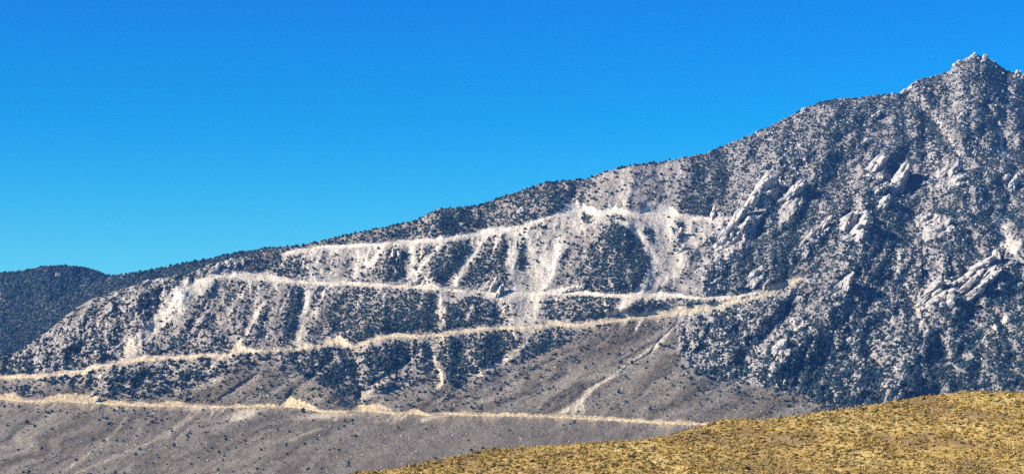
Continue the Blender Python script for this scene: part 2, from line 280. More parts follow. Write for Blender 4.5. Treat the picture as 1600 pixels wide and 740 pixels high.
@cached
def cliff_amount(u, v):
    uw, vw = warp(u, v, 4, 12); c = np.zeros(u.shape)
    for p in CLIFFS: c = np.maximum(c, poly_mask(uw, vw, p))
    return c
@cached
def rock_amount(u, v):
    r = .36 * sst(0, 25, TOE(u) - v) + .0 * u
    uw, vw = warp(u, v, 6, 25)
    for p, a in RZONES: r = np.maximum(r, a * poly_mask(uw, vw, p))
    return r * sst(-5, 10, TOE(u) - v)

def depth0(u, v):
    """distance (m) of the hillside seen at (u, v) before the relief is added"""
    k = [(np.full(u.shape, 830.0), 2180.0), (np.full(u.shape, 740.0), 2500.0), (vR1b(u), 3000.0), (vR2b(u), dR2b(u)), (SKYL(u), dSky(u))]
    d = np.full(u.shape, 2180.0)
    for (v0, d0), (v1, d1) in zip(k[:-1], k[1:]):
        t = np.clip((v0 - v) / (v0 - v1), 0, 1); d = d + t * (d1 - d0)
    return d
def relief(u, v):
    """metres towards (-) or away from (+) the valley"""
    x = (u - 800) * .95; z = (HOR - v) * .95
    up = sst(-10, 40, TOE(u) - v)
    wx = x + 14 * fbm(x / 90, z / 90, 5, 3)
    d = -(15 * ridged(wx / 95, z / 260, 21, 3)) * (.25 + .75 * up) * sst(0, 30, v - SKYL(u) + 15)
    rt = sst(1040, 1180, u) * up * sst(0, 40, v - SKYL(u) + 10)
    tl = np.where(u < 1440, -1.0, .8)
    d -= rt * (20 * ridged((x + .7 * tl * z + 25 * fbm(x / 80, z / 80, 47, 3)) / 85, (z - .6 * tl * x) / 300, 31, 3) + 6 * ridged((x - .6 * z) / 30, (z + .6 * x) / 70, 35, 2))
    lf = (1 - sst(340, 480, u)) * up
    d -= lf * 8 * ridged((x - 1.0 * z) / 60, (z + 1.0 * x) / 300, 37, 3)
    d -= up * 9 * fbm(x / 42, z / 46, 44, 4, .55)
    d -= cliff_amount(u, v) * (3 + 7 * blocks((x - .8 * z) / 9, (z + .8 * x) / 13, 79) + 4 * fbm(x / 7, z / 8, 80, 3))
    d -= (1 - up) * (4.0 * (1 - .7 * sst(440, 620, u) * sst(-6, 6, v - ROADS['R1'](u))) * 1.6 * ridged((x * .52 - z * .85 + 14 * fbm(x / 90, z / 40, 439, 2)) / 60, (x * .85 + z * .52) / 500, 67, 3) + 1.6 * fbm((x * .52 - z * .85) / 22, (x * .85 + z * .52) / 160, 61, 4))
    uw, vw = warp(u, v, 3.5, 22)
    for p, hw, a in SPURS: d -= a * seg_mask(uw, vw, p, hw)
    uw, vw = warp(u, v, 2.0, 16)
    for p, hw, a in GULLIES: d += (1.5 if hw > 4 else 1.15) * a * seg_mask(uw, vw, p, hw)
    for p, hw, a in CHUTES: d += a * .22 * min(hw, 7) * chute_mask(u, v, p, hw * 1.5)
    rk = rock_amount(u, v); s, c = scree_amount(u, v)
    rk = rk * (1 - np.clip(s + c, 0, .9))
    d -= rk * (9.0 * blocks((x - .5 * z) / 14, (z + .4 * x) / 19, 71) + 5.0 * blocks(x / 6, z / 7, 77)) + (.35 + .5 * rk) * up * 1.4 * fbm(x / 6, z / 6, 83, 2)
    cor = np.zeros(u.shape)
    for k in ROADS:
        a, b = RSPAN[k]; u1 = u[0] if u.ndim == 2 else u
        cor = np.maximum(cor, np.exp(-((ROADS[k](u1) - v - 3) / 13) ** 2) * (sst(a - 12, a, u1) * sst(b + 12, b, u1)))
    d = d * (1 - .7 * cor)
    for k in ROADS:
        a, b = RSPAN[k]; u1 = u[0] if u.ndim == 2 else u; h = ROADS[k](u1) - v; H = np.where((u1 > a) & (u1 < b), cut_height(k, u1, .6), 0) + 0 * v
        m = (h > 0) & (h < H) & (H > .5); hh = np.where(H > .5, H, 1)
        d = np.where(m, d + np.minimum(.7 * hh, 6.0) * (1 - h / hh) + .5 * gnoise(x / 3, z / 9, 97), d)
    return d

# ------------------------------------------------------------------ materials
def new_mat(name):
    m = bpy.data.materials.new(name); m.use_nodes = True
    t = m.node_tree; b = t.nodes['Principled BSDF']
    b.inputs['Roughness'].default_value = .95; b.inputs['Specular IOR Level'].default_value = .12
    return m, t, b
def N(t, typ, **kw):
    n = t.nodes.new(typ)
    for k, v in kw.items(): setattr(n, k, v)
    return n
def mixc(t, blend, fac, a, b):
    n = N(t, 'ShaderNodeMix', data_type='RGBA', blend_type=blend)
    for sock, val in ((n.inputs[0], fac), (n.inputs[6], a), (n.inputs[7], b)):
        if isinstance(val, bpy.types.NodeSocket): t.links.new(val, sock)
        else: sock.default_value = val if not isinstance(val, tuple) else (*val, 1)
    return n.outputs[2]
def ramp(t, src, stops):
    r = N(t, 'ShaderNodeValToRGB'); e = r.color_ramp.elements
    e[0].position, e[0].color = stops[0][0], (*stops[0][1], 1); e[1].position, e[1].color = stops[-1][0], (*stops[-1][1], 1)
    for p, c in stops[1:-1]:
        n = e.new(p); n.color = (*c, 1)
    t.links.new(src, r.inputs[0]); return r.outputs[0]
def noise(t, scale, detail=4, rough=.6, coord='Object'):
    c = N(t, 'ShaderNodeTexCoord'); n = N(t, 'ShaderNodeTexNoise')
    n.inputs['Scale'].default_value = scale; n.inputs['Detail'].default_value = detail; n.inputs['Roughness'].default_value = rough
    t.links.new(c.outputs[coord], n.inputs['Vector']); return n.outputs['Fac']
def bump(t, b, src, strength, dist):
    n = N(t, 'ShaderNodeBump'); n.inputs['Strength'].default_value = strength; n.inputs['Distance'].default_value = dist
    t.links.new(src, n.inputs['Height']); t.links.new(n.outputs[0], b.inputs['Normal'])
def attr_mat(name, attr, speck, sp_lo, sp_hi, bump_s=0, bump_d=1, bump_scale=.3):
    m, t, b = new_mat(name)
    a = N(t, 'ShaderNodeAttribute'); a.attribute_name = attr
    f = noise(t, speck, 3, .7)
    c = mixc(t, 'MULTIPLY', 1.0, a.outputs['Color'], ramp(t, f, [(.32, (sp_lo,) * 3), (.68, (sp_hi,) * 3)]))
    t.links.new(c, b.inputs['Base Color'])
    if bump_s: bump(t, b, noise(t, bump_scale, 5, .65), bump_s, bump_d)
    return m
M_GROUND = attr_mat('desert_mountain_soil', 'albedo', .42, .5, 1.45, 1.0, 3.0, .25)
M_HILL = attr_mat('dry_grass_ground', 'albedo', 2.5, .6, 1.35, .6, .15, 3.0)
def rock_mat():
    m, t, b = new_mat('pale_granite')
    f = noise(t, .16, 5, .6); g = noise(t, .9, 4, .7)
    c = ramp(t, f, [(.3, (.42, .38, .335)), (.5, (.58, .535, .475)), (.7, (.68, .64, .58))])
    c = mixc(t, 'MULTIPLY', 1.0, c, ramp(t, g, [(.35, (.50, .49, .48)), (.6, (1.08,) * 3)]))
    tc_ = N(t, 'ShaderNodeTexCoord'); vo = N(t, 'ShaderNodeTexVoronoi', feature='DISTANCE_TO_EDGE'); vo.inputs['Scale'].default_value = .22; mp = N(t, 'ShaderNodeMapping'); mp.inputs['Scale'].default_value = (1, 1, .6); mp.inputs['Rotation'].default_value = (.3, .5, .2)
    t.links.new(tc_.outputs['Object'], mp.inputs[0]); t.links.new(mp.outputs[0], vo.inputs['Vector'])
    c = mixc(t, 'MULTIPLY', 1.0, c, ramp(t, vo.outputs['Distance'], [(.0, (.38, .36, .35)), (.10, (1.0,) * 3)]))
    t.links.new(c, b.inputs['Base Color']); bump(t, b, g, .9, 1.3); return m
M_ROCK = rock_mat()
def leaf_mat(name, attr='tint'):
    m, t, b = new_mat(name)
    a = N(t, 'ShaderNodeAttribute'); a.attribute_name = attr
    t.links.new(a.outputs['Color'], b.inputs['Base Color']); return m
M_LEAF = leaf_mat('pinyon_needles'); M_SHRUB = leaf_mat('rabbitbrush_twigs'); M_GRASS = leaf_mat('dry_bunchgrass'); M_SCRUB = leaf_mat('sagebrush_leaves')
def plain(name, lo, hi, scale):
    m, t, b = new_mat(name)
    t.links.new(ramp(t, noise(t, scale), [(.3, lo), (.7, hi)]), b.inputs['Base Color']); return m
M_BARK = plain('pinyon_bark', (.07, .05, .04), (.14, .10, .08), 3)
M_ROAD = plain('dirt_road_surface', (.50, .39, .23), (.66, .53, .33), .3)
M_PLAIN = plain('valley_floor_scrub', (.13, .12, .11), (.22, .20, .18), .1)

# ------------------------------------------------------------------ mesh helpers
def mesh_np(name, V, F, mat, smooth=False, attrs=None, link=True):
    me = bpy.data.meshes.new(name); V = np.asarray(V, np.float32); F = np.asarray(F, np.int32); k = F.shape[1]
    me.vertices.add(len(V)); me.vertices.foreach_set('co', V.ravel())
    me.loops.add(F.size); me.loops.foreach_set('vertex_index', F.ravel())
    me.polygons.add(len(F)); me.polygons.foreach_set('loop_start', np.arange(0, F.size, k, dtype=np.int32))
    me.polygons.foreach_set('loop_total', np.full(len(F), k, np.int32))
    me.polygons.foreach_set('use_smooth', np.full(len(F), smooth, bool))
    for n, c in (attrs or {}).items():
        a = me.attributes.new(n, 'FLOAT_COLOR', 'POINT'); c4 = np.ones((len(V), 4), np.float32); c4[:, :3] = c
        a.data.foreach_set('color', c4.ravel())
    me.update(calc_edges=True); me.materials.append(mat)
    if not link: return me
    o = bpy.data.objects.new(name, me); COL.objects.link(o); return o
def grid_faces(nr, nc):
    i = np.arange(nr - 1)[:, None] * nc + np.arange(nc - 1)[None, :]
    return np.stack([i, i + 1, i + nc + 1, i + nc], -1).reshape(-1, 4)
def tag(o, label=None, cat=None, group=None, kind=None):
    if label: o['label'] = label
    if cat: o['category'] = cat
    if group: o['group'] = group
    if kind: o['kind'] = kind
    return o
def point(u, v, d):
    return np.stack([(u - 800) / FPX * d, d, CAMZ + (HOR - v) / FPX * d], -1)

# ------------------------------------------------------------------ colour of the ground
def albedo(u, v):
    x = (u - 800) * .95; z = (HOR - v) * .95
    up = sst(-14, 22, TOE(u) - v + 10 * fbm(u / 40, v / 25, 401, 3))
    n1 = fbm(x / 60, z / 45, 411, 4); n2 = fbm(x / 9, z / 7, 421, 3)
    pp = x * .52 - z * .85 + 14 * fbm(x / 90, z / 40, 439, 2); qq = x * .85 + z * .52; stk = 1 - .75 * sst(440, 620, u) * sst(-6, 6, v - ROADS['R1'](u))
    fan = np.array((.178, .154, .124)) * (1 + stk * (.8 * np.clip(gnoise(pp / 15, qq / 210, 435), -.4, .5) + .3 * np.clip(gnoise(pp / 6, qq / 110, 437), -.4, .4)) + .22 * fbm(pp / 34, qq / 160, 431, 4) + .14 * n2)[..., None]
    warm_l = (1 - sst(900, 1150, u))[..., None]
    slope = (np.array((.205, .185, .172)) + warm_l * np.array((.05, .03, .004))) * (1 + .18 * n1 + .25 * n2)[..., None]
    pat = sst(.15, .7, fbm(x / 26, z / 9, 443, 4))[..., None]; fan = fan * (1 - .28 * pat) + np.array((.016, .006, -.008))
    c = fan + (slope - fan) * up[..., None]
    rk = rock_amount(u, v)
    c = c + (np.array((.47, .42, .37)) - c) * (np.clip(rk * (.35 + .6 * n2) + cliff_amount(u, v) * .6, 0, .85))[..., None]
    s, ch = scree_amount(u, v)
    c = c + (np.array((.54, .475, .385)) * (1 + .12 * n1 + .2 * n2)[..., None] - c) * np.clip(s * 1.1, 0, 1)[..., None]
    warm = sst(560, 430, v)[..., None]
    cc = np.array((.58, .48, .34)) * (1 - warm) + np.array((.68, .60, .48)) * warm
    c = c + (cc * (1 + .15 * n2)[..., None] - c) * np.clip(ch * (1.2 + .4 * n2), 0, 1)[..., None]
    for k, h, H in road_terms(u, v):
        low = k in ('R1', 'R2')
        col = {'R1': np.array((.66, .49, .28)), 'R2': np.array((.68, .54, .345)), 'R3': np.array((.78, .685, .54)), 'R4': np.array((.78, .70, .58))}[k]
        rag = H * (1 + .35 * gnoise(u / 5, v / 40, 441) + .35 * gnoise(u / 16, v / 60, 443))
        m = (sst(-2.2, -.2, h) * sst(rag + 1.2, rag - .6, h)) * (H > .8)
        sp = np.exp(-np.clip(-h, 0, 99) / (1.6 + 11 * np.clip(gnoise(u / 20, u * 0 + 3.3, 451), 0, 1) + 4 * np.clip(gnoise(u / 6, u * 0 + 8.3, 453), 0, 1))) * (h < 0) * (H > .8)
        m = m * np.clip(.86 + .75 * gnoise(u / 26, u * 0 + 5.7 + ord(k[1]), 457) + .3 * gnoise(u / 4, v / 6, 459), .5, 1)
        c = c + (col * (1 + .07 * n2 + .08 * gnoise(u / 3, v / 12, 461))[..., None] - c) * np.clip(np.maximum(m, np.clip(.9 + .5 * gnoise(u / 2.5, v / 9, 455), 0, 1) * sp), 0, 1)[..., None]
    return np.clip(c, .02, .8)

# ------------------------------------------------------------------ mountain
U0, U1, NC, NR, NB = -260.0, 1860.0, 1700, 640, 46
V0 = 830.0
uu = np.linspace(U0, U1, NC)
def smooth_sky(u): return SKYL(u)
sv = np.linspace(0, 1, NR)
UG = np.broadcast_to(uu, (NR, NC)).copy()
SK = smooth_sky(uu) + 1.3 * gnoise(uu / 9, uu * 0 + .5, 3) + .8 * gnoise(uu / 3.5, uu * 0 + .5, 4)
VG = V0 + (SK[None, :] - V0) * sv[:, None]
for k in ROADS:            # let the mesh follow each road edge exactly
    a, b = RSPAN[k]; cs = np.where((uu > a) & (uu < b))[0]; vr = ROADS[k](uu[cs])
    j = np.clip(np.argmin(np.abs(VG[:, cs] - vr[None]), 0), 1, NR - 3)
    VG[j, cs] = vr + .06; VG[j + 1, cs] = vr - .06
DG = depth0(UG, VG) + relief(UG, VG)
ALB = albedo(UG, VG)
P = point(UG, VG, DG)
# the far side, falling away behind the crest
back = []
for j in range(1, NB):
    s = (j / NB) ** 1.5 * 900
    q = P[-1].copy(); q[:, 0] *= 1 + s / q[:, 1]; q[:, 1] += s; q[:, 2] -= s * .52 + 8 * np.abs(fbm(q[:, 0] / 60, q[:, 1] / 60, 13, 3)) * min(1, s / 60)
    back.append(q)
PB = np.concatenate([P, np.array(back)], 0)
AB = np.concatenate([ALB, np.repeat(ALB[-1:], NB - 1, 0)], 0)
mt = mesh_np('mountain', PB.reshape(-1, 3), grid_faces(NR + NB - 1, NC), M_GROUND, True, {'albedo': AB.reshape(-1, 3)})
tag(mt, kind='structure')
def on_mountain(u, v):
    """surface point of the mountain seen at (u, v)"""
    u = np.asarray(u, float); v = np.asarray(v, float)
    fc = np.clip((u - U0) / (U1 - U0) * (NC - 1), 0, NC - 1.001); c = fc.astype(int); fc = fc - c
    sk = SK[c] * (1 - fc) + SK[c + 1] * fc
    fr = np.clip((v - V0) / (sk - V0) * (NR - 1), 0, NR - 1.001); r = fr.astype(int); fr = fr - r
    fc, fr = fc[..., None], fr[..., None]
    return (P[r, c] * (1 - fc) + P[r, c + 1] * fc) * (1 - fr) + (P[r + 1, c] * (1 - fc) + P[r + 1, c + 1] * fc) * fr

# hills behind, at the left
def hill_behind(name, sky_pts, d_crest, d_foot, v_foot, seed, ua, ub):
    f = line(sky_pts); nc, nr = 420, 170
    u = np.linspace(ua, ub, nc); sk = f(u) + 1.2 * gnoise(u / 10, u * 0 + .5, seed)
    v = v_foot + (sk[None] - v_foot) * np.linspace(0, 1, nr)[:, None]; ug = np.broadcast_to(u, v.shape)
    t = (v_foot - v) / (v_foot - sk[None])
    x = ug * 1.3; z = v * 1.3
    d = d_foot + (d_crest - d_foot) * t - 32 * ridged(x / 150 + .3 * z / 150, z / 330, seed, 3) - 10 * fbm(x / 40, z / 40, seed + 5, 4)
    p = point(ug, v, d); rows = [p]
    for j in range(1, 20):
        q = p[-1].copy(); s = j * 45.0; q[:, 0] *= 1 + s / q[:, 1]; q[:, 1] += s; q[:, 2] -= s * .45; rows.append(q[None])
    pp = np.concatenate(rows, 0)
    n = fbm(x / 26, z / 22, seed + 9, 4)
    a = np.array((.085, .082, .075)) + (np.array((.30, .275, .25)) - np.array((.085, .082, .075))) * sst(.35, .85, n)[..., None]
    a = np.concatenate([a, np.repeat(a[-1:], 19, 0)], 0)
    o = mesh_np(name, pp.reshape(-1, 3), grid_faces(nr + 19, nc), M_GROUND, True, {'albedo': a.reshape(-1, 3)})
    tag(o, kind='structure')
    def at(uq, vq):
        fc = np.clip((uq - ua) / (ub - ua) * (nc - 1), 0, nc - 1.001).astype(int)
        fr = np.clip((vq - v_foot) / (sk[fc] - v_foot) * (nr - 1), 0, nr - 1.001).astype(int)
        return p[fr, fc]
    return f, at
FAR1, at1 = hill_behind('hills', [(-260, 470), (-100, 440), (0, 425), (30, 423), (60, 417), (95, 414), (120, 416), (145, 420), (165, 428), (178, 433), (230, 450), (320, 475), (450, 500)], 5600, 4500, 640, 120, -260, 450)
FAR2, at2 = hill_behind('ridge', [(60, 478), (130, 450), (160, 436), (178, 430), (205, 426), (235, 421), (270, 414), (300, 408), (335, 402), (370, 394), (400, 389), (430, 386), (450, 385), (500, 388), (600, 400), (720, 420)], 5000, 4150, 560, 150, 60, 720)

# ------------------------------------------------------------------ near hill and valley floor
CREST = line([(-500, 800), (0, 790), (400, 762), (520, 746), (560, 740), (600, 734), (640, 728), (680, 719), (720, 712), (760, 703), (820, 699), (900, 694), (960, 690), (1000, 688), (1040, 682),
              (1070, 673), (1100, 665), (1120, 658), (1140, 655), (1190, 656), (1250, 650), (1290, 643), (1330, 638), (1400, 627), (1450, 619), (1490, 614), (1520, 612), (1600, 613), (1700, 617), (2100, 640)])
HS = .30
def crest_d(u): return (3.45 - CAMZ - 335 * HS) / ((HOR - CREST(u)) / FPX - HS)
def hill_z(x, y):
    yy = np.maximum(y, 40.0); u = 800 + x / yy * FPX
    u = np.clip(u, -500, 2100); dc = crest_d(u)
    zc = CAMZ + (HOR - CREST(u)) / FPX * dc
    n = fbm(x / 22, y / 22, 201, 3)
    front = zc + (y - dc) * HS + (.55 * n * sst(0, 10, dc - y))
    k = 4.0
    front = np.where(y < dc, np.logaddexp(front / 1.0, (-3.2 + .25 * n) / 1.0), front)     # levels out towards the camera
    behind = zc - .035 * (y - dc) - .0011 * (y - dc) ** 2
    z = np.where(y < dc, front, behind)
    z = np.where(y < 120, z * sst(0, 1, np.clip(y / 120, 0, 1)) + (1 - sst(0, 1, np.clip(y / 120, 0, 1))) * 0.0, z)
    return np.maximum(z, -27.0)
def hill_mesh():
    us = np.linspace(-900, 2500, 620)
    ys = np.concatenate([np.linspace(12, 300, 50), np.linspace(302, 400, 240), np.linspace(404, 640, 50)])
    X = (us[None] - 800) / FPX * np.maximum(ys, 150)[:, None]; Y = np.broadcast_to(ys[:, None], X.shape)
    Z = hill_z(X, Y) + .12 * fbm(X / 2.2, Y / 2.2, 231, 3)
    n = fbm(X / 14, Y / 12, 211, 4) + .5 * sst(.2, -.6, np.sin(X / 11) + np.sin(Y / 7)) - .2; n2 = fbm(X / 2.0, Y / 2.6, 221, 3)
    a, b, c = np.array((.43, .288, .10)), np.array((.27, .18, .085)), np.array((.53, .40, .16))
    A = a + (b - a) * sst(.05, .6, n)[..., None]; A = A + (c - A) * (.8 * sst(.1, .6, -n))[..., None]
    A = A * (1 + .25 * n2)[..., None]
    return mesh_np('grassy_hill', np.stack([X, Y, Z], -1).reshape(-1, 3), grid_faces(*X.shape), M_HILL, True, {'albedo': np.clip(A, .03, .7).reshape(-1, 3)})
tag(hill_mesh(), kind='structure')
g = 14000.0
tag(mesh_np('ground', [(-g, -600, -28), (g, -600, -28), (g, g, -28), (-g, g, -28)], [(0, 1, 2, 3)], M_PLAIN), kind='structure')
# the ground under the camera
tag(mesh_np('lookout_ground', [(-46, -200, 0), (46, -200, 0), (46, 12.5, 0), (-46, 12.5, 0)], [(0, 1, 2, 3)], M_PLAIN), kind='structure')

# ------------------------------------------------------------------ roads
def road_strip(k):
    a, b = RSPAN[k]; us = np.arange(max(a, -200) + 3, b - 4, 1.4); vs = ROADS[k](us) + .5 * gnoise(us / 7, us * 0 + 2.2, 507)
    base = on_mountain(us, vs + 1.0); H = cut_height(k, us)
    # cross-section: outer fill slope, berm, bed, foot of the bank
    rows = []
    for dy, dz in ((-1.3, -2.6), (.2, .25), (.9, 1.0 ), (1.5, .55), (6.5, .6)):
        q = base.copy(); sc = 1 + dy / q[:, 1]; q[:, :2] *= sc[:, None]
        q[:, 2] += dz + (.35 * gnoise(us / 2.1, us * 0 + dy, 511) if dz > .9 or dz < 0 else 0); rows.append(q)
    R = np.array(rows)
    tag(mesh_np('dirt_road', R.reshape(-1, 3), grid_faces(*R.shape[:2]), M_ROAD, True), kind='structure')
for k in ROADS: road_strip(k)

# ------------------------------------------------------------------ prototypes
def ico(sub):
    import bmesh
    bm = bmesh.new(); bmesh.ops.create_icosphere(bm, subdivisions=sub, radius=1)
    V = np.array([v.co[:] for v in bm.verts]); F = np.array([[v.index for v in f.verts] for f in bm.faces]); bm.free()
    return V, F
ICO = {s: ico(s) for s in (1, 2, 3, 4)}
def rock_shape(sub, seed, planes=14, rough=.05):
    r = np.random.default_rng(seed); V, F = ICO[sub]; n = r.normal(size=(planes, 3)); n /= np.linalg.norm(n, axis=1)[:, None]
    c = r.uniform(.55, 1.0, planes); dots = V @ n.T
    rad = np.where(dots > .05, c / np.maximum(dots, .05), 9).min(1); rad = np.minimum(rad, 1.25)
    p = V * rad[:, None]
    if rough:
        for i, fr in enumerate((2.3, 5.0, 9.0)):
            p = p + V * (rough * .8 ** i * (gnoise(p[:, 0] * fr + 7, p[:, 1] * fr + p[:, 2] * fr * .7, seed + i) + gnoise(p[:, 2] * fr, p[:, 0] * fr - p[:, 1] * fr, seed + i + 50)))[:, None]
    return p, F
def crown_shape(sub, seed):
    r = np.random.default_rng(seed); V, F = ICO[sub]
    rad = r.uniform(.62, 1.15, len(V)); p = V * rad[:, None]
    p[:, 2] = np.where(p[:, 2] < 0, p[:, 2] * .75, p[:, 2] * r.uniform(.75, 1.05)); p[:, 2] += .6
    tp = np.clip((p[:, 2] - .4) / 1.4, 0, 1); p[:, :2] *= (1 - .2 * tp)[:, None]
    return p, F
def cluster(shapes, seed, n, spread, size):
    r = np.random.default_rng(seed); V = []; F = []; o = 0
    for i in range(n):
        p, f = shapes[r.integers(len(shapes))]
        a = r.uniform(0, 6.283); h = r.uniform(0, 1); rr = spread * math.sqrt(r.uniform(0, 1)) * (1 - .7 * h)
        q = (p - (0, 0, .6)) * r.uniform(.6, 1.1) * size + (rr * math.cos(a), rr * math.sin(a), .25 + 1.15 * h)
        V.append(q); F.append(f + o); o += len(q)
    return np.concatenate(V), np.concatenate(F)
CROWNS = [crown_shape(1, 900 + i) for i in range(14)]
BIGCROWNS = [cluster(CROWNS, 950 + i, 16, .75, .42) for i in range(6)]
ROCKS1 = [rock_shape(1, 700 + i, 11, 0) for i in range(14)]
ROCKS3 = [rock_shape(3, 760 + i, 16, .045) for i in range(10)]
def tuft_shape(seed, n, wid, lean):
    r = np.random.default_rng(seed); V = []; F = []
    for i in range(n):
        a = r.uniform(0, 6.283); b = r.uniform(0, 6.283); t = r.uniform(.15, lean); L = r.uniform(.6, 1.1); rb = r.uniform(0, .45)
        base = np.array((rb * math.cos(b), rb * math.sin(b), 0)); d = np.array((math.sin(t) * math.cos(a), math.sin(t) * math.sin(a), math.cos(t)))
        s = np.cross(d, (math.cos(b), math.sin(b), .3)); s /= np.linalg.norm(s) + 1e-6
        k = len(V); V += [base - s * wid * .4, base + s * wid * .4, base + d * L * .7 + s * wid, base + d * L, base + d * L * .7 - s * wid]
        F += [(k, k + 1, k + 2), (k, k + 2, k + 4), (k + 4, k + 2, k + 3)]
    return np.array(V), np.array(F)
def bush_shape(seed):
    r = np.random.default_rng(seed); V, F = ICO[1]
    rad = r.uniform(.75, 1.1, len(V)); p = V * rad[:, None]; p[:, 2] = np.where(p[:, 2] < 0, p[:, 2] * .35, p[:, 2]) * .8 + .25
    q, f = tuft_shape(seed + 1, 22, .13, 1.25); q = q * (1.15, 1.15, 1.2)
    return np.concatenate([p * .86, q]), np.concatenate([F, f + len(p)])
BUSHES = [bush_shape(600 + i * 3) for i in range(8)]
TUFTS = [tuft_shape(640 + i, 7, .16, .9) for i in range(8)]
LOWB = [(lambda p: (p[0][:, :] * (1, 1, .7), p[1]))(rock_shape(1, 670 + i, 9, 0)) for i in range(6)]

def merged(name, protos, pos, sx, sz, rot, col, mat, lean=None, attr='tint'):
    """one mesh holding a copy of a prototype at every position"""
    VV, FF, CC = [], [], []; off = 0
    pick = np.arange(len(pos)) * 7919 % len(protos)
    for k, (pv, pf) in enumerate(protos):
        i = np.where(pick == k)[0]
        if not len(i): continue
        c, s = np.cos(rot[i])[:, None], np.sin(rot[i])[:, None]
        X = (pv[None, :, 0] * c - pv[None, :, 1] * s) * sx[i][:, None]; Y = (pv[None, :, 0] * s + pv[None, :, 1] * c) * sx[i][:, None]
        Z = pv[None, :, 2] * sz[i][:, None]
        q = np.stack([X, Y, Z], -1) + pos[i][:, None]
        VV.append(q.reshape(-1, 3)); FF.append((pf[None] + (np.arange(len(i)) * len(pv))[:, None, None]).reshape(-1, 3) + off); off += q.shape[0] * q.shape[1]
        CC.append(np.repeat(col[i], len(pv), 0))
    return mesh_np(name, np.concatenate(VV), np.concatenate(FF), mat, False, {attr: np.concatenate(CC)})

# ------------------------------------------------------------------ pinyon woodland
def jitter_grid(ua, ub, va, vb, step, r):
    u, v = np.meshgrid(np.arange(ua, ub, step), np.arange(va, vb, step)); u = u.ravel(); v = v.ravel()
    return u + r.uniform(-.6, .6, u.shape) * step, v + r.uniform(-.6, .6, v.shape) * step
def tree_density(u, v):
    t = TOE(u) - v
    base = np.where(u > 1100, .85, np.where(u < 340, .42, np.where((u > 430) & (u < 1060) & (v < ROADS['R2'](u)), .27, .40))); base = np.where((u > 1080) & (v < 340), 1.3, base)
    base = np.where((u > 440) & (v - SKYL(u) < 16) & (u < 930), .75, base)
    rho = base * sst(-2, 14, t) + .034 * (t <= 6) + .07 * ((t < 6) & (t > -45)) + .12 * ((t < 5) & (t > -18))
    rho = np.where((v > ROADS['R1'](u)) & (u > 560), .006, rho)
    rho = rho * np.clip(1 + 1.1 * fbm(u / 15, v / 12, 801, 3), .08, 1.7)
    st = stand_amount(u, v); rho = rho * (1 - .45 * sst(0, .3, st)); rho = np.maximum(rho, st * np.clip(.88 + .5 * fbm(u / 9, v / 8, 811, 3), .25, 1.1))
    asp = (on_mountain(u + 7, v)[..., 1] - on_mountain(u - 7, v)[..., 1]) / 14
    rho = rho * np.where(TOE(u) > v, np.clip(1 + .4 * asp, .6, 1.5), 1)
    s, c = scree_amount(u, v); rho = rho * (1 - .8 * cliff_amount(u, v)) * (1 - np.clip(s * 1.25, 0, .85) * (1 - sst(.3, .6, st))) * (1 - np.clip(c * 1.35, 0, 1))
    for k, h, H in road_terms(u, v): rho = np.where((h > -4.6) & (h < H + 1.0) & (H > .8), 0, rho)
    return rho
r = np.random.default_rng(5)
tu, tv = jitter_grid(-150, 1760, 90, 745, 1.95, r)
ok = tv > SKYL(tu) + 1.0
tu, tv = tu[ok], tv[ok]
keep = r.uniform(size=tu.shape) < tree_density(tu, tv) * (.64 + .36 * sst(.4, .8, stand_amount(tu, tv)))
tu, tv = tu[keep], tv[keep]
# trees along the crest break the skyline
cu = np.arange(380, 1500, 2.6) + r.uniform(-1.5, 1.5, len(np.arange(380, 1500, 2.6))); cu = cu[r.uniform(size=cu.shape) < np.where(cu < 930, .75, .45)]
tu = np.concatenate([tu, cu]); tv = np.concatenate([tv, SKYL(cu) + r.uniform(.6, 2.0, cu.shape)])
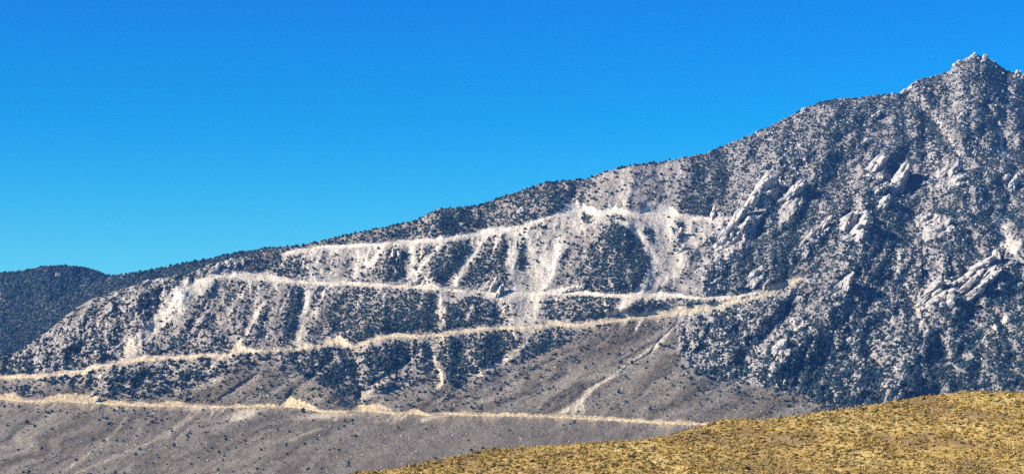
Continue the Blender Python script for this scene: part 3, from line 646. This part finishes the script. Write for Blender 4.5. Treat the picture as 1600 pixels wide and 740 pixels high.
# lone trees one can point to (u, v, size in photo pixels, label)
LONE = [
 (65, 700, 8, 'lone round dark pine on the bare grey fan at far left'), (140, 719, 5, 'small dark pine at the head of a pale streak low on the left fan'), (45, 737, 9, 'dark pine cut by the bottom edge of the picture at lower left'),
 (42, 659, 10, 'broad dark pine, biggest of the clump below the lowest road at far left'), (54, 665, 6, 'small pine just downhill of the broad pine in the far left clump'), (213, 680, 5, 'small dark pine alone in the middle of the left fan'),
 (272, 695, 9, 'dark bushy pine on the edge of the dark wash crossing the left fan'), (297, 676, 7, 'dark pine on the pale knob beside the wash on the left fan'), (36, 615, 13, 'big dark pine between the two lowest roads at far left'),
 (235, 619, 8, 'dark pine just above the lowest road at the foot of the boulder patch'), (183, 592, 14, 'large dark pine, first of the row below the second road at left'), (474, 641, 11, 'dark pine just below the bulging cut of the lowest road'),
 (434, 671, 6, 'small dark pine alone on the fan below the lowest road, left of centre'), (622, 668, 7, 'dark pine in the shallow wash below the lowest road, near centre'), (898, 659, 8, 'dark pine just below the straight lowest road and the pale debris fan'),
 (891, 662, 5, 'small pine touching the darker one below the straight lowest road'), (967, 611, 9, 'dark pine alone on the grey slope right of the pale debris fan'), (1016, 637, 7, 'dark pine alone on the grey slope just above the straight lowest road'),
 (933, 631, 5, 'small dark pine between the debris fan and the straight road'), (1090, 607, 10, 'dark pine alone below the boulder knob, nearest the tan hill'), (1066, 573, 10, 'dark pine at the left foot of the boulder knob'), (1082, 566, 9, 'dark pine on the lowest boulders, second in from the knob foot'),
 (1040, 590, 7, 'dark pine on open slope left of the boulder knob'), (971, 565, 8, 'dark pine on the bank of the pale diagonal wash'), (987, 566, 9, 'wide dark pine in the pale diagonal wash, right of its neighbour'), (1031, 537, 8, 'dark pine at the top of the pale diagonal wash'), (1046, 541, 8, 'wide pine just right of the top of the pale diagonal wash'),
 (1011, 565, 6, 'small pine right of the pale diagonal wash'), (1067, 541, 7, 'pine on bare ground left of the boulder knob, level with the wash top'), (806, 588, 7, 'dark pine alone on the grey slope right of the lowest scree chute'), (915, 574, 6, 'small dark pine above the pale diagonal wash'), (760, 591, 9, 'dark pine at the foot of the wooded gully'),
 (783, 608, 9, 'dark pine below the wooded gully on bare slope'), (1327, 613, 12, 'large dark pine just above the tan hill, upright one of a pair'), (1352, 608, 12, 'large dark pine above the tan hill, left of the dark gully'), (1400, 612, 16, 'biggest dark pine in the gully mouth just above the tan hill'), (1382, 610, 12, 'dark pine left of the biggest one in the gully mouth'),
 (1288, 632, 10, 'dark pine low on the grey slope touching the outline of the tan hill'), (1256, 621, 7, 'small pine on the open grey slope above the tan hill'), (1276, 639, 7, 'small pine lowest on the grey slope beside the tan hill'), (1572, 594, 11, 'dark pine above the right end of the tan hill'), (1046, 249, 5, 'single tiny pine standing on the bare skyline')]
LU = np.array([l[0] for l in LONE], float); LV = np.array([l[1] for l in LONE], float)
far_from = np.min((tu[:, None] - LU[None]) ** 2 + ((tv[:, None] - LV[None]) * 1.3) ** 2, 1) > 49
tu, tv = tu[far_from], tv[far_from]
pos = on_mountain(tu, tv)
px = pos[:, 1] / FPX
low = sst(480, 620, tv)
size = px * (2.1 + .75 * low) * np.minimum(r.lognormal(-.08, .45, len(tu)), 1.75) * np.where((tu > 1100) & (tv < 330), .80, 1) * np.where(TOE(tu) < tv, .75, 1.0)
def greens(n, r):
    b = np.where((r.uniform(size=n) < .2)[:, None], np.array((.040, .052, .034)), np.array((.018, .037, .045))) * r.uniform(.5, 1.5, n)[:, None]
    return b * (1 + r.uniform(-.12, .12, (n, 3)))
order = np.argsort(-size * np.where((tu > 10) & (tu < 1590) & (tv < CREST(tu) - 4), 1, 0) / px)
top = order[:250]; rest = np.setdiff1d(np.arange(len(tu)), top)
rest_w = merged('pinyon_woodland', CROWNS, pos[rest] - np.stack([0 * px[rest], 0 * px[rest], .25 * size[rest]], -1), size[rest] * .92, size[rest] * .95, r.uniform(0, 6.28, len(rest)), greens(len(rest), r), M_LEAF)
tag(rest_w, kind='stuff')
def place(me, name, loc, scale, rz):
    o = bpy.data.objects.new(name, me); COL.objects.link(o); o.location = loc; o.scale = scale; o.rotation_euler = (0, 0, rz); return o
PM = []
for i, (pv, pf) in enumerate(BIGCROWNS):
    PM.append(mesh_np('crown', pv, pf, M_LEAF, False, {'tint': np.repeat(greens(16, r), len(pv) // 16, 0)}, link=False))
def trunk_mesh():
    n = 8; V = []; F = []
    prof = [(.16, -.5), (.13, 0), (.10, .5), (.05, 1.1)]
    for (rad, z) in prof:
        for j in range(n): a = j * 2 * math.pi / n; V.append((rad * math.cos(a) + .05 * math.sin(z * 3), rad * math.sin(a), z))
    for k in range(len(prof) - 1):
        for j in range(n): F.append((k * n + j, k * n + (j + 1) % n, (k + 1) * n + (j + 1) % n, (k + 1) * n + j))
    return mesh_np('trunk', V, F, M_BARK, True, link=False)
TRUNK = trunk_mesh()
for i, (lu, lv, ps, lab) in enumerate(LONE):
    p = on_mountain(lu, lv + ps * .3); m = p[1] / FPX * ps * .55
    t = bpy.data.objects.new('pinyon_pine', None); COL.objects.link(t); t.location = p; t.scale = (m, m, m * .85); t.rotation_euler = (0, 0, r.uniform(0, 6.28))
    tag(t, lab, 'pine tree', 'lone pines on the open slopes')
    for me, nm in ((PM[i % len(PM)], 'crown'), (TRUNK, 'trunk')):
        c = bpy.data.objects.new(nm, me); COL.objects.link(c); c.parent = t
def zone(u, v):
    if v > ROADS['R1'](u) - 2 and u < 1130: return 'on the grey fan below the lowest road', ('left of the dark wash' if u < 330 else 'right of the dark wash')
    if u < 1100:
        side = 'at the left' if u < 340 else ('in the middle' if u < 780 else 'at the right')
        if v > ROADS['R2'](u): return 'between the lowest road and the second road', side
        if u > 304 and v > ROADS['R3'](u): return 'between the second and the third road', side
        if u > 436 and v > ROADS['R4'](u): return 'between the third road and the topmost road', side
        if u > 436: return 'above the topmost road, near the skyline', side
        return 'on the boulder-strewn left shoulder above the second road', 'with blue hills behind'
    if v > 480: return ('on the boulder knob above the tan hill', 'left of the shaded gully') if u < 1290 else (('in the shaded gully above the tan hill', 'left of the twin slabs') if u < 1450 else ('above the right end of the tan hill', 'below the leaning slabs'))
    if v > 330: return ('on the slope right of the topmost road', 'below the pale cliffs') if u < 1300 else ('on the blue shaded slope', 'left of the leaning slabs') if u < 1480 else ('high on the right slope', 'above the leaning slabs')
    return ('on the upper slope under the long skyline', 'above the pale cliffs') if u < 1420 else ('on the summit slope', 'below the pointed rocky peak')
for j, i in enumerate(top):
    a, b = zone(tu[i], tv[i])
    o = place(PM[j % len(PM)], 'pinyon_pine', pos[i] - (0, 0, .2 * size[i]), (size[i] * .95,) * 2 + (size[i] * .8,), r.uniform(0, 6.28))
    tag(o, 'dark pinyon pine %s, %s' % (a, b), 'pine tree', 'pines %s, %s' % (a, b))
# far woods
fu, fv = jitter_grid(-200, 620, 380, 640, 2.1, r)
for nm, f, at, lo in (('hill_woods', FAR1, at1, 0), ('ridge_woods', FAR2, at2, 60)):
    k = (fv > f(fu) + .3) & (fv < SKYL(fu) + 6) & (fu > lo) & (r.uniform(size=fu.shape) < np.clip(1.0 + .5 * fbm(fu / 14, fv / 12, 861, 3), .4, 1))
    if nm == 'hill_woods': k &= fv > f(fu) - 1
    q = at(fu[k], fv[k]); s = q[:, 1] / FPX * 2.1 * r.lognormal(0, .3, k.sum())
    tag(merged(nm, CROWNS, q - np.stack([0 * s, 0 * s, .25 * s], -1), s, s * 1.05, r.uniform(0, 6.28, len(s)), greens(len(s), r), M_LEAF), kind='stuff')

# low sagebrush on the fan
su, sv_ = jitter_grid(-150, 1700, 470, 745, 3.1, r)
k = (sv_ > TOE(su) - 10) & (sv_ < CREST(su) + 6) & (r.uniform(size=su.shape) < .55 + .35 * fbm(su / 30, sv_ / 14, 871, 3))
for kk, h, H in road_terms(su, sv_): k &= ~((h > -2.5) & (h < H + .5))
s_, c_ = scree_amount(su, sv_); k &= c_ < .4
su, sv_ = su[k], sv_[k]; q = on_mountain(su, sv_); s = q[:, 1] / FPX * 1.0 * r.lognormal(0, .35, len(su))
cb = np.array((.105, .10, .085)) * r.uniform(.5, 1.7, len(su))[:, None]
pale_ones = r.uniform(size=len(su)) < .16  # pale clumps picked at random among the darker scrub
cb[pale_ones] = np.array((.42, .39, .35)) * r.uniform(.7, 1.2, pale_ones.sum())[:, None]
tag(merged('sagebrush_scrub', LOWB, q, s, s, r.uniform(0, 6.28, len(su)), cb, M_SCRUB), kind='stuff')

# ------------------------------------------------------------------ rocks
def rib(u0, v0, u1, v1, wpx, prot, seed, sub=4, rough=.06):
    """a long block of granite lying up the slope from (u0,v0) to (u1,v1)"""
    a, b = on_mountain(u0, v0), on_mountain(u1, v1); a, b = np.array(a), np.array(b)
    m = (a + b) / 2; ax = b - a; ax[1] *= .6; L = np.linalg.norm(ax); ax /= L
    back = np.array((0, 1.0, .0)); side = np.cross(ax, back); side /= np.linalg.norm(side); nrm = np.cross(side, ax)
    if nrm[1] > 0: nrm = -nrm
    wm = wpx * m[1] / FPX / 2; g = np.random.default_rng(seed); n = 6 + int(L / max(wm, 1)); VV, FF, off = [], [], 0
    for i in range(n):
        t = (i + .5) / n * 2 - 1 + g.uniform(-.1, .1); p, F = rock_shape(3 if i % 3 == 0 else 2, seed * 31 + i, 13, .05)
        a2 = ax + side * g.uniform(-.25, .25) + nrm * g.uniform(-.15, .35); a2 /= np.linalg.norm(a2); s2 = np.cross(nrm, a2); s2 /= np.linalg.norm(s2); n2 = np.cross(a2, s2); n2 = n2 if n2 @ nrm > 0 else -n2
        c = m + ax * (t * L * .46) + side * (wm * g.uniform(-.55, .55) * (1 if i else 0)) - nrm * .1 * prot
        k = 1 - .35 * abs(t)
        q = c + a2 * (p[:, :1] * max(L * g.uniform(.15, .27), wm * .7)) + s2 * (p[:, 1:2] * wm * g.uniform(.6, 1.05) * k) + n2 * (p[:, 2:] * prot * g.uniform(.45, .85) * k)
        VV.append(q); FF.append(F + off); off += len(q)
    return np.concatenate(VV), np.concatenate(FF)
OUT = [
 ('pale granite slab leaning left, tallest of the twin blocks at right', [(1446, 474, 1465, 440, 13, 12)]), ('blocky grey-white granite block with a deep shadow on its right side', [(1457, 483, 1469, 461, 20, 13), (1469, 485, 1483, 463, 20, 13)]),
 ('largest granite outcrop, long parallel ribs climbing to the right', [(1482, 452, 1510, 434, 9, 10), (1508, 438, 1532, 418, 14, 13), (1526, 424, 1552, 403, 13, 13), (1494, 466, 1531, 428, 10, 9), (1510, 474, 1535, 445, 11, 12), (1532, 450, 1550, 424, 13, 14), (1552, 402, 1566, 414, 10, 12), (1568, 422, 1584, 408, 9, 10), (1552, 430, 1562, 420, 9, 9)]),
 ('white granite fin standing highest in the middle of the right slope', [(1358, 272, 1372, 248, 14, 15), (1366, 270, 1376, 252, 10, 12)]), ('tall granite horn with a black shadow on its right', [(1398, 300, 1410, 268, 18, 18), (1394, 300, 1402, 288, 12, 10)]),
 ('dark cracked granite lump below the two white horns', [(1366, 306, 1374, 292, 10, 10), (1376, 304, 1384, 290, 9, 10)]), ('small granite tower left of a blue gully, under the dark lump', [(1374, 334, 1384, 310, 13, 13)]),
 ('broad crumbling granite buttress with a large shadow to its right', [(1316, 368, 1328, 338, 16, 14), (1330, 352, 1354, 334, 14, 16), (1336, 374, 1352, 346, 16, 18), (1340, 378, 1348, 362, 10, 9)]),
 ('granite tower with a blue shadow, right of the end of the upper road', [(1306, 456, 1314, 442, 9, 9), (1316, 458, 1325, 434, 11, 15)]), ('granite outcrop shaped like an open wedge above the leaning slabs', [(1448, 372, 1470, 356, 10, 9), (1466, 362, 1486, 344, 9, 10)]),
 ('rough granite knot left of the wedge-shaped outcrop', [(1430, 346, 1444, 336, 9, 8), (1438, 352, 1450, 338, 8, 8)]), ('long white granite rib running down to the left, above the wooded slope', [(1215, 330, 1250, 288, 13, 13), (1228, 310, 1240, 296, 10, 10)]),
 ('tall pale cliff, upper wall of the great diagonal rib', [(1163, 338, 1182, 305, 16, 15), (1178, 312, 1202, 282, 18, 16)]), ('second pale cliff, middle wall of the great diagonal rib', [(1142, 362, 1162, 326, 14, 13), (1150, 370, 1170, 345, 10, 10)]),
 ('lowest pale cliff of the great diagonal rib, above pine trees', [(1118, 400, 1136, 365, 17, 13), (1132, 384, 1150, 358, 11, 11)]), ('narrow pale spire beside the end of the topmost road', [(1112, 350, 1116, 328, 7, 9)]),
 ('thin pale rib pointing uphill below the long white rib', [(1268, 368, 1294, 346, 8, 8), (1248, 394, 1268, 366, 8, 8)]), ('smooth white slab just above the meeting of two roads', [(1162, 446, 1186, 422, 10, 8)]), ('low pale ledge left of the smooth white slab, above the upper road', [(1098, 456, 1124, 438, 9, 8)]),
 ('small grey crag in the shaded gully above the tan hill', [(1316, 546, 1332, 528, 10, 9), (1328, 548, 1340, 532, 9, 9)]), ('rounded crag with dark right flank at left edge of the shaded gully', [(1212, 560, 1222, 530, 14, 14), (1206, 552, 1218, 536, 10, 10)]), ('pale hump on the upper boulder knob with a shadow to its right', [(1238, 510, 1250, 494, 14, 12)]),
 ('white broken cliff right of the granite horns', [(1466, 284, 1480, 262, 11, 10), (1478, 288, 1494, 258, 11, 11), (1490, 292, 1504, 276, 10, 9)]), ('ribbed pale outcrop at the right edge, high on the slope', [(1574, 308, 1584, 282, 11, 10), (1562, 288, 1574, 276, 9, 8)]),
 ('round pale outcrop right of the long parallel ribs', [(1580, 456, 1592, 444, 11, 9)]), ('summit block, highest rock on the skyline', [(1516, 96, 1522, 86, 10, 9)]), ('pale summit rock just right of the highest block', [(1534, 100, 1540, 90, 8, 8)]), ('rock on the left shoulder of the pointed peak', [(1492, 106, 1500, 96, 8, 8)]),
 ('white rock in the notch left of the pointed peak', [(1406, 150, 1416, 140, 7, 7)]), ('rock group at the right end of the skyline', [(1584, 126, 1592, 112, 11, 9), (1594, 128, 1600, 116, 8, 8)]), ('white slab leaning on the long skyline slope', [(1252, 180, 1258, 168, 6, 6)]),
 ('cream rock bluff at the left end of the third road', [(328, 430, 346, 414, 13, 9), (344, 426, 360, 408, 11, 9)]), ('jagged dark-topped crag behind the cream bluff', [(362, 424, 372, 408, 8, 7), (374, 420, 384, 406, 8, 7)]), ('white cut rock with a jagged top above the third road, near centre', [(640, 446, 662, 434, 9, 7), (660, 444, 680, 436, 10, 8)]),
 ('white pinnacles above the third road, left of the big scree slope', [(752, 456, 770, 442, 9, 7), (764, 460, 776, 440, 8, 9), (774, 470, 784, 448, 8, 9)]), ('white ledge above the third road below the dark wooded knoll', [(876, 458, 900, 450, 7, 6), (898, 456, 914, 444, 8, 7)]), ('rounded pale rock at the top of the big scree slope', [(806, 342, 820, 328, 12, 9)]), ('ribbed dark rock fingers above the third road, left of centre', [(598, 404, 608, 390, 6, 7), (608, 408, 618, 392, 6, 7), (618, 410, 626, 394, 6, 7)]),
 ('pale rock knot among pines in the scree right of the dark knoll', [(1052, 382, 1064, 360, 9, 7)]), ('small pale rock knot just under the larger knot in the right-hand scree', [(1060, 400, 1070, 384, 8, 6)]), ('cream rock in the road cut at the lowest road, far left', [(138, 622, 150, 614, 7, 4)]), ('pale rock pile where the lowest road meets the boulder patch', [(146, 630, 160, 622, 6, 4)]),
 ('round boulder with black shadow on the left shoulder', [(358, 494, 366, 484, 8, 7)]), ('tilted pale slab at the top edge of the left shoulder', [(222, 444, 234, 436, 7, 6)]), ('broad pale outcrop on the edge of the left shoulder', [(168, 470, 190, 458, 9, 8)]), ('white rock face high on the blue hill at far left', None),
 ('pale rock fin left of the summit, on the skyline dip', [(1416, 148, 1428, 132, 8, 7)]), ('pale crag halfway down the summit slope', [(1500, 186, 1508, 176, 8, 7)]), ('pale knob on the open upper slope left of the peak', [(1360, 190, 1372, 176, 9, 7)]), ('ribbed knob on the upper slope under the pale knob', [(1344, 228, 1362, 218, 10, 8)])]
sd = 2000; BOLD = [o[0] for i, o in enumerate(OUT) if i in (0, 1, 2, 3, 4, 5, 6, 7, 8, 11, 12, 13)]
OU = np.array([((b[0] + b[2]) / 2, (b[1] + b[3]) / 2, max(abs(b[0] - b[2]), abs(b[1] - b[3])) / 2 + 3) for o in OUT if o[1] for b in o[1]])
for lab, ribs in OUT:
    VV, FF, off = [], [], 0
    if ribs is None:
        q0 = at1(np.array([93.0]), np.array([432.0]))[0]; p, F = rock_shape(4, 2999, 16, .06); VV, FF = [p * (7, 8, 11) + q0], [F]
    else:
        for rb_ in ribs:
            sd += 1; rb_ = (*rb_[:4], rb_[4] * 1.1, rb_[5] * (2.2 if lab in BOLD else 1.25)); q, F = rib(*rb_, sd); VV.append(q); FF.append(F + off); off += len(q)
    tag(mesh_np('rock_outcrop', np.concatenate(VV), np.concatenate(FF), M_ROCK, False), lab, 'rock outcrop', 'granite outcrops on the mountain')
# boulders
bu, bv = jitter_grid(-120, 1740, 90, 660, 3.6, r)
ok = bv > SKYL(bu) + np.where(bu < 1150, 7, .5); bu, bv = bu[ok], bv[ok]
ra = rock_amount(bu, bv); s_, c_ = scree_amount(bu, bv); st = stand_amount(bu, bv)
cl = cliff_amount(bu, bv)
pr = (ra * 1.0 + .5 * cl) * np.clip(1 + .8 * fbm(bu / 22, bv / 18, 881, 3), .1, 1.8) * np.where(st > .5, 1.1, 1) * (1 - .8 * np.clip(c_, 0, 1)) * (1 - .4 * s_) + .10 * s_
for kk, h, H in road_terms(bu, bv): pr = np.where((h > -2.5) & (h < H) & (H > .8), pr * .15, pr)
near_out = np.min(((bu[:, None] - OU[None, :, 0]) ** 2 + (bv[:, None] - OU[None, :, 1]) ** 2) / OU[None, :, 2] ** 2, 1) < 1.3
pr = np.where(near_out, pr * .25, pr)
k = r.uniform(size=bu.shape) < pr; bu, bv = bu[k], bv[k]
q = on_mountain(bu, bv); s = q[:, 1] / FPX * 1.1 * np.minimum(r.lognormal(0, .55, len(bu)), 2.0) * (.75 + .5 * ra[k]) * (1 + .35 * cl[k])
order = np.argsort(-s * ((bu > 6) & (bu < 1594) & (bv < CREST(bu) - 5))); big = order[:220]; rest = np.setdiff1d(np.arange(len(bu)), big)
tag(merged('boulder_field', ROCKS1, q[rest], s[rest], s[rest] * r.uniform(.7, 1.4, len(rest)), r.uniform(0, 6.28, len(rest)), np.ones((len(rest), 3)), M_ROCK), kind='stuff')
RM = [mesh_np('boulder', a, b, M_ROCK, False, link=False) for a, b in ROCKS3]
for j, i in enumerate(big):
    a, b = zone(bu[i], bv[i])
    o = place(RM[j % len(RM)], 'boulder', q[i], (s[i] * 1.05, s[i], s[i] * 1.2), r.uniform(0, 6.28)); o.rotation_euler[0] = r.uniform(-.4, .4); o.rotation_euler[1] = r.uniform(-.1, .8)
    tag(o, 'pale granite boulder %s, %s' % (a, b), 'boulder', 'boulders %s, %s' % (a, b))

# ------------------------------------------------------------------ shrubs and grass on the near hill
def on_hill(u, y):
    x = (u - 800) / FPX * y; return np.stack([x, y, hill_z(x, y)], -1)
hu = r.uniform(380, 2080, 118000); hy = r.uniform(318, 396, 118000)
hy_ok = (hy < crest_d(hu) + 4); hu, hy = hu[hy_ok], hy[hy_ok]
pz = on_hill(hu, hy); hv = HOR - (pz[:, 2] - CAMZ) / pz[:, 1] * FPX
n_patch = fbm(pz[:, 0] / 7, pz[:, 1] / 9, 891, 3)
# shrubs first
k = (r.uniform(size=hu.shape) < .30 * np.clip(1 + .7 * n_patch, .3, 2)) & (hv < 760)
ps = pz[k]; ss = .225 * r.lognormal(0, .36, k.sum()); us, vs = hu[k], hv[k]
def golds(n, r):
    base = np.where((r.uniform(size=n) < .36)[:, None], np.array((.15, .108, .045)), np.array((.385, .26, .08)))
    return base * r.uniform(.6, 1.3, n)[:, None] * (1 + r.uniform(-.1, .1, (n, 3)))
vis = (us > 8) & (us < 1592) & (vs < 737)
order = np.argsort(-(ss / ps[:, 1]) * vis); big = order[:300]; rest = np.setdiff1d(np.arange(len(us)), big)
tag(merged('rabbitbrush_scrub', BUSHES, ps[rest], ss[rest], ss[rest] * .75, r.uniform(0, 6.28, len(rest)), golds(len(rest), r), M_SHRUB), kind='stuff')
BMESH = []
for i, (a, b) in enumerate(BUSHES):
    for j in range(2):
        BMESH.append(mesh_np('rabbitbrush', a, b, M_SHRUB, False, {'tint': np.repeat(golds(1, r), len(a), 0)}, link=False))
def hill_zone(u, v):
    c = v - CREST(u)
    row = 'on the outline' if c < 10 else ('high on the face' if c < 45 else ('half way up the face' if c < 85 else 'low on the face'))
    if u < 760: return row + ' of the tan hill at its thin left tip'
    if u < 1080: return row + ' of the tan hill, in its low saddle'
    if u < 1200: return row + ' of the tan hill, by its small round hump'
    if u < 1400: return row + ' of the tan hill, between hump and summit'
    return row + ' of the tan hill, under its broad summit'
for j, i in enumerate(big):
    o = place(BMESH[j % len(BMESH)], 'rabbitbrush', ps[i], (ss[i], ss[i], ss[i] * .75), r.uniform(0, 6.28))
    zz = hill_zone(us[i], vs[i])
    tag(o, 'golden rabbitbrush ' + zz, 'shrub', 'shrubs ' + zz)
k = (r.uniform(size=hu.shape) < .38 * np.clip(1 - .4 * n_patch, .2, 1.6)) & (hv < 765)
gp = pz[k]; gs = .2 * r.lognormal(0, .35, k.sum())
gc = np.array((.44, .305, .092)) * (1 - .3 * sst(.0, .6, fbm(gp[:, 0] / 14, gp[:, 1] / 12, 211, 4)))[:, None] * r.uniform(.6, 1.25, len(gp))[:, None] * (1 + r.uniform(-.1, .1, (len(gp), 3)))
tag(merged('dry_grass', TUFTS, gp, gs, gs * 1.1, r.uniform(0, 6.28, len(gp)), np.clip(gc, 0, .75), M_GRASS), kind='stuff')

# ------------------------------------------------------------------ haze
def haze():
    import bmesh
    x0, x1, y0, y1, z0, z1 = -15000, 15000, -700, 15000, -29.5, 1150
    V = [(x, y, z) for z in (z0, z1) for y in (y0, y1) for x in (x0, x1)]
    F = [(0, 2, 3, 1), (4, 5, 7, 6), (0, 1, 5, 4), (2, 6, 7, 3), (0, 4, 6, 2), (1, 3, 7, 5)]
    m = bpy.data.materials.new('blue_air'); m.use_nodes = True; t = m.node_tree; t.nodes.clear()
    o = t.nodes.new('ShaderNodeOutputMaterial'); v = t.nodes.new('ShaderNodeVolumePrincipled')
    v.inputs['Color'].default_value = (.12, .36, 1.0, 1); v.inputs['Density'].default_value = HAZE_DENSITY; v.inputs['Anisotropy'].default_value = 0.0
    t.links.new(v.outputs[0], o.inputs['Volume'])
    tag(mesh_np('haze', V, F, m), kind='stuff')
if HAZE_DENSITY > 0: haze()
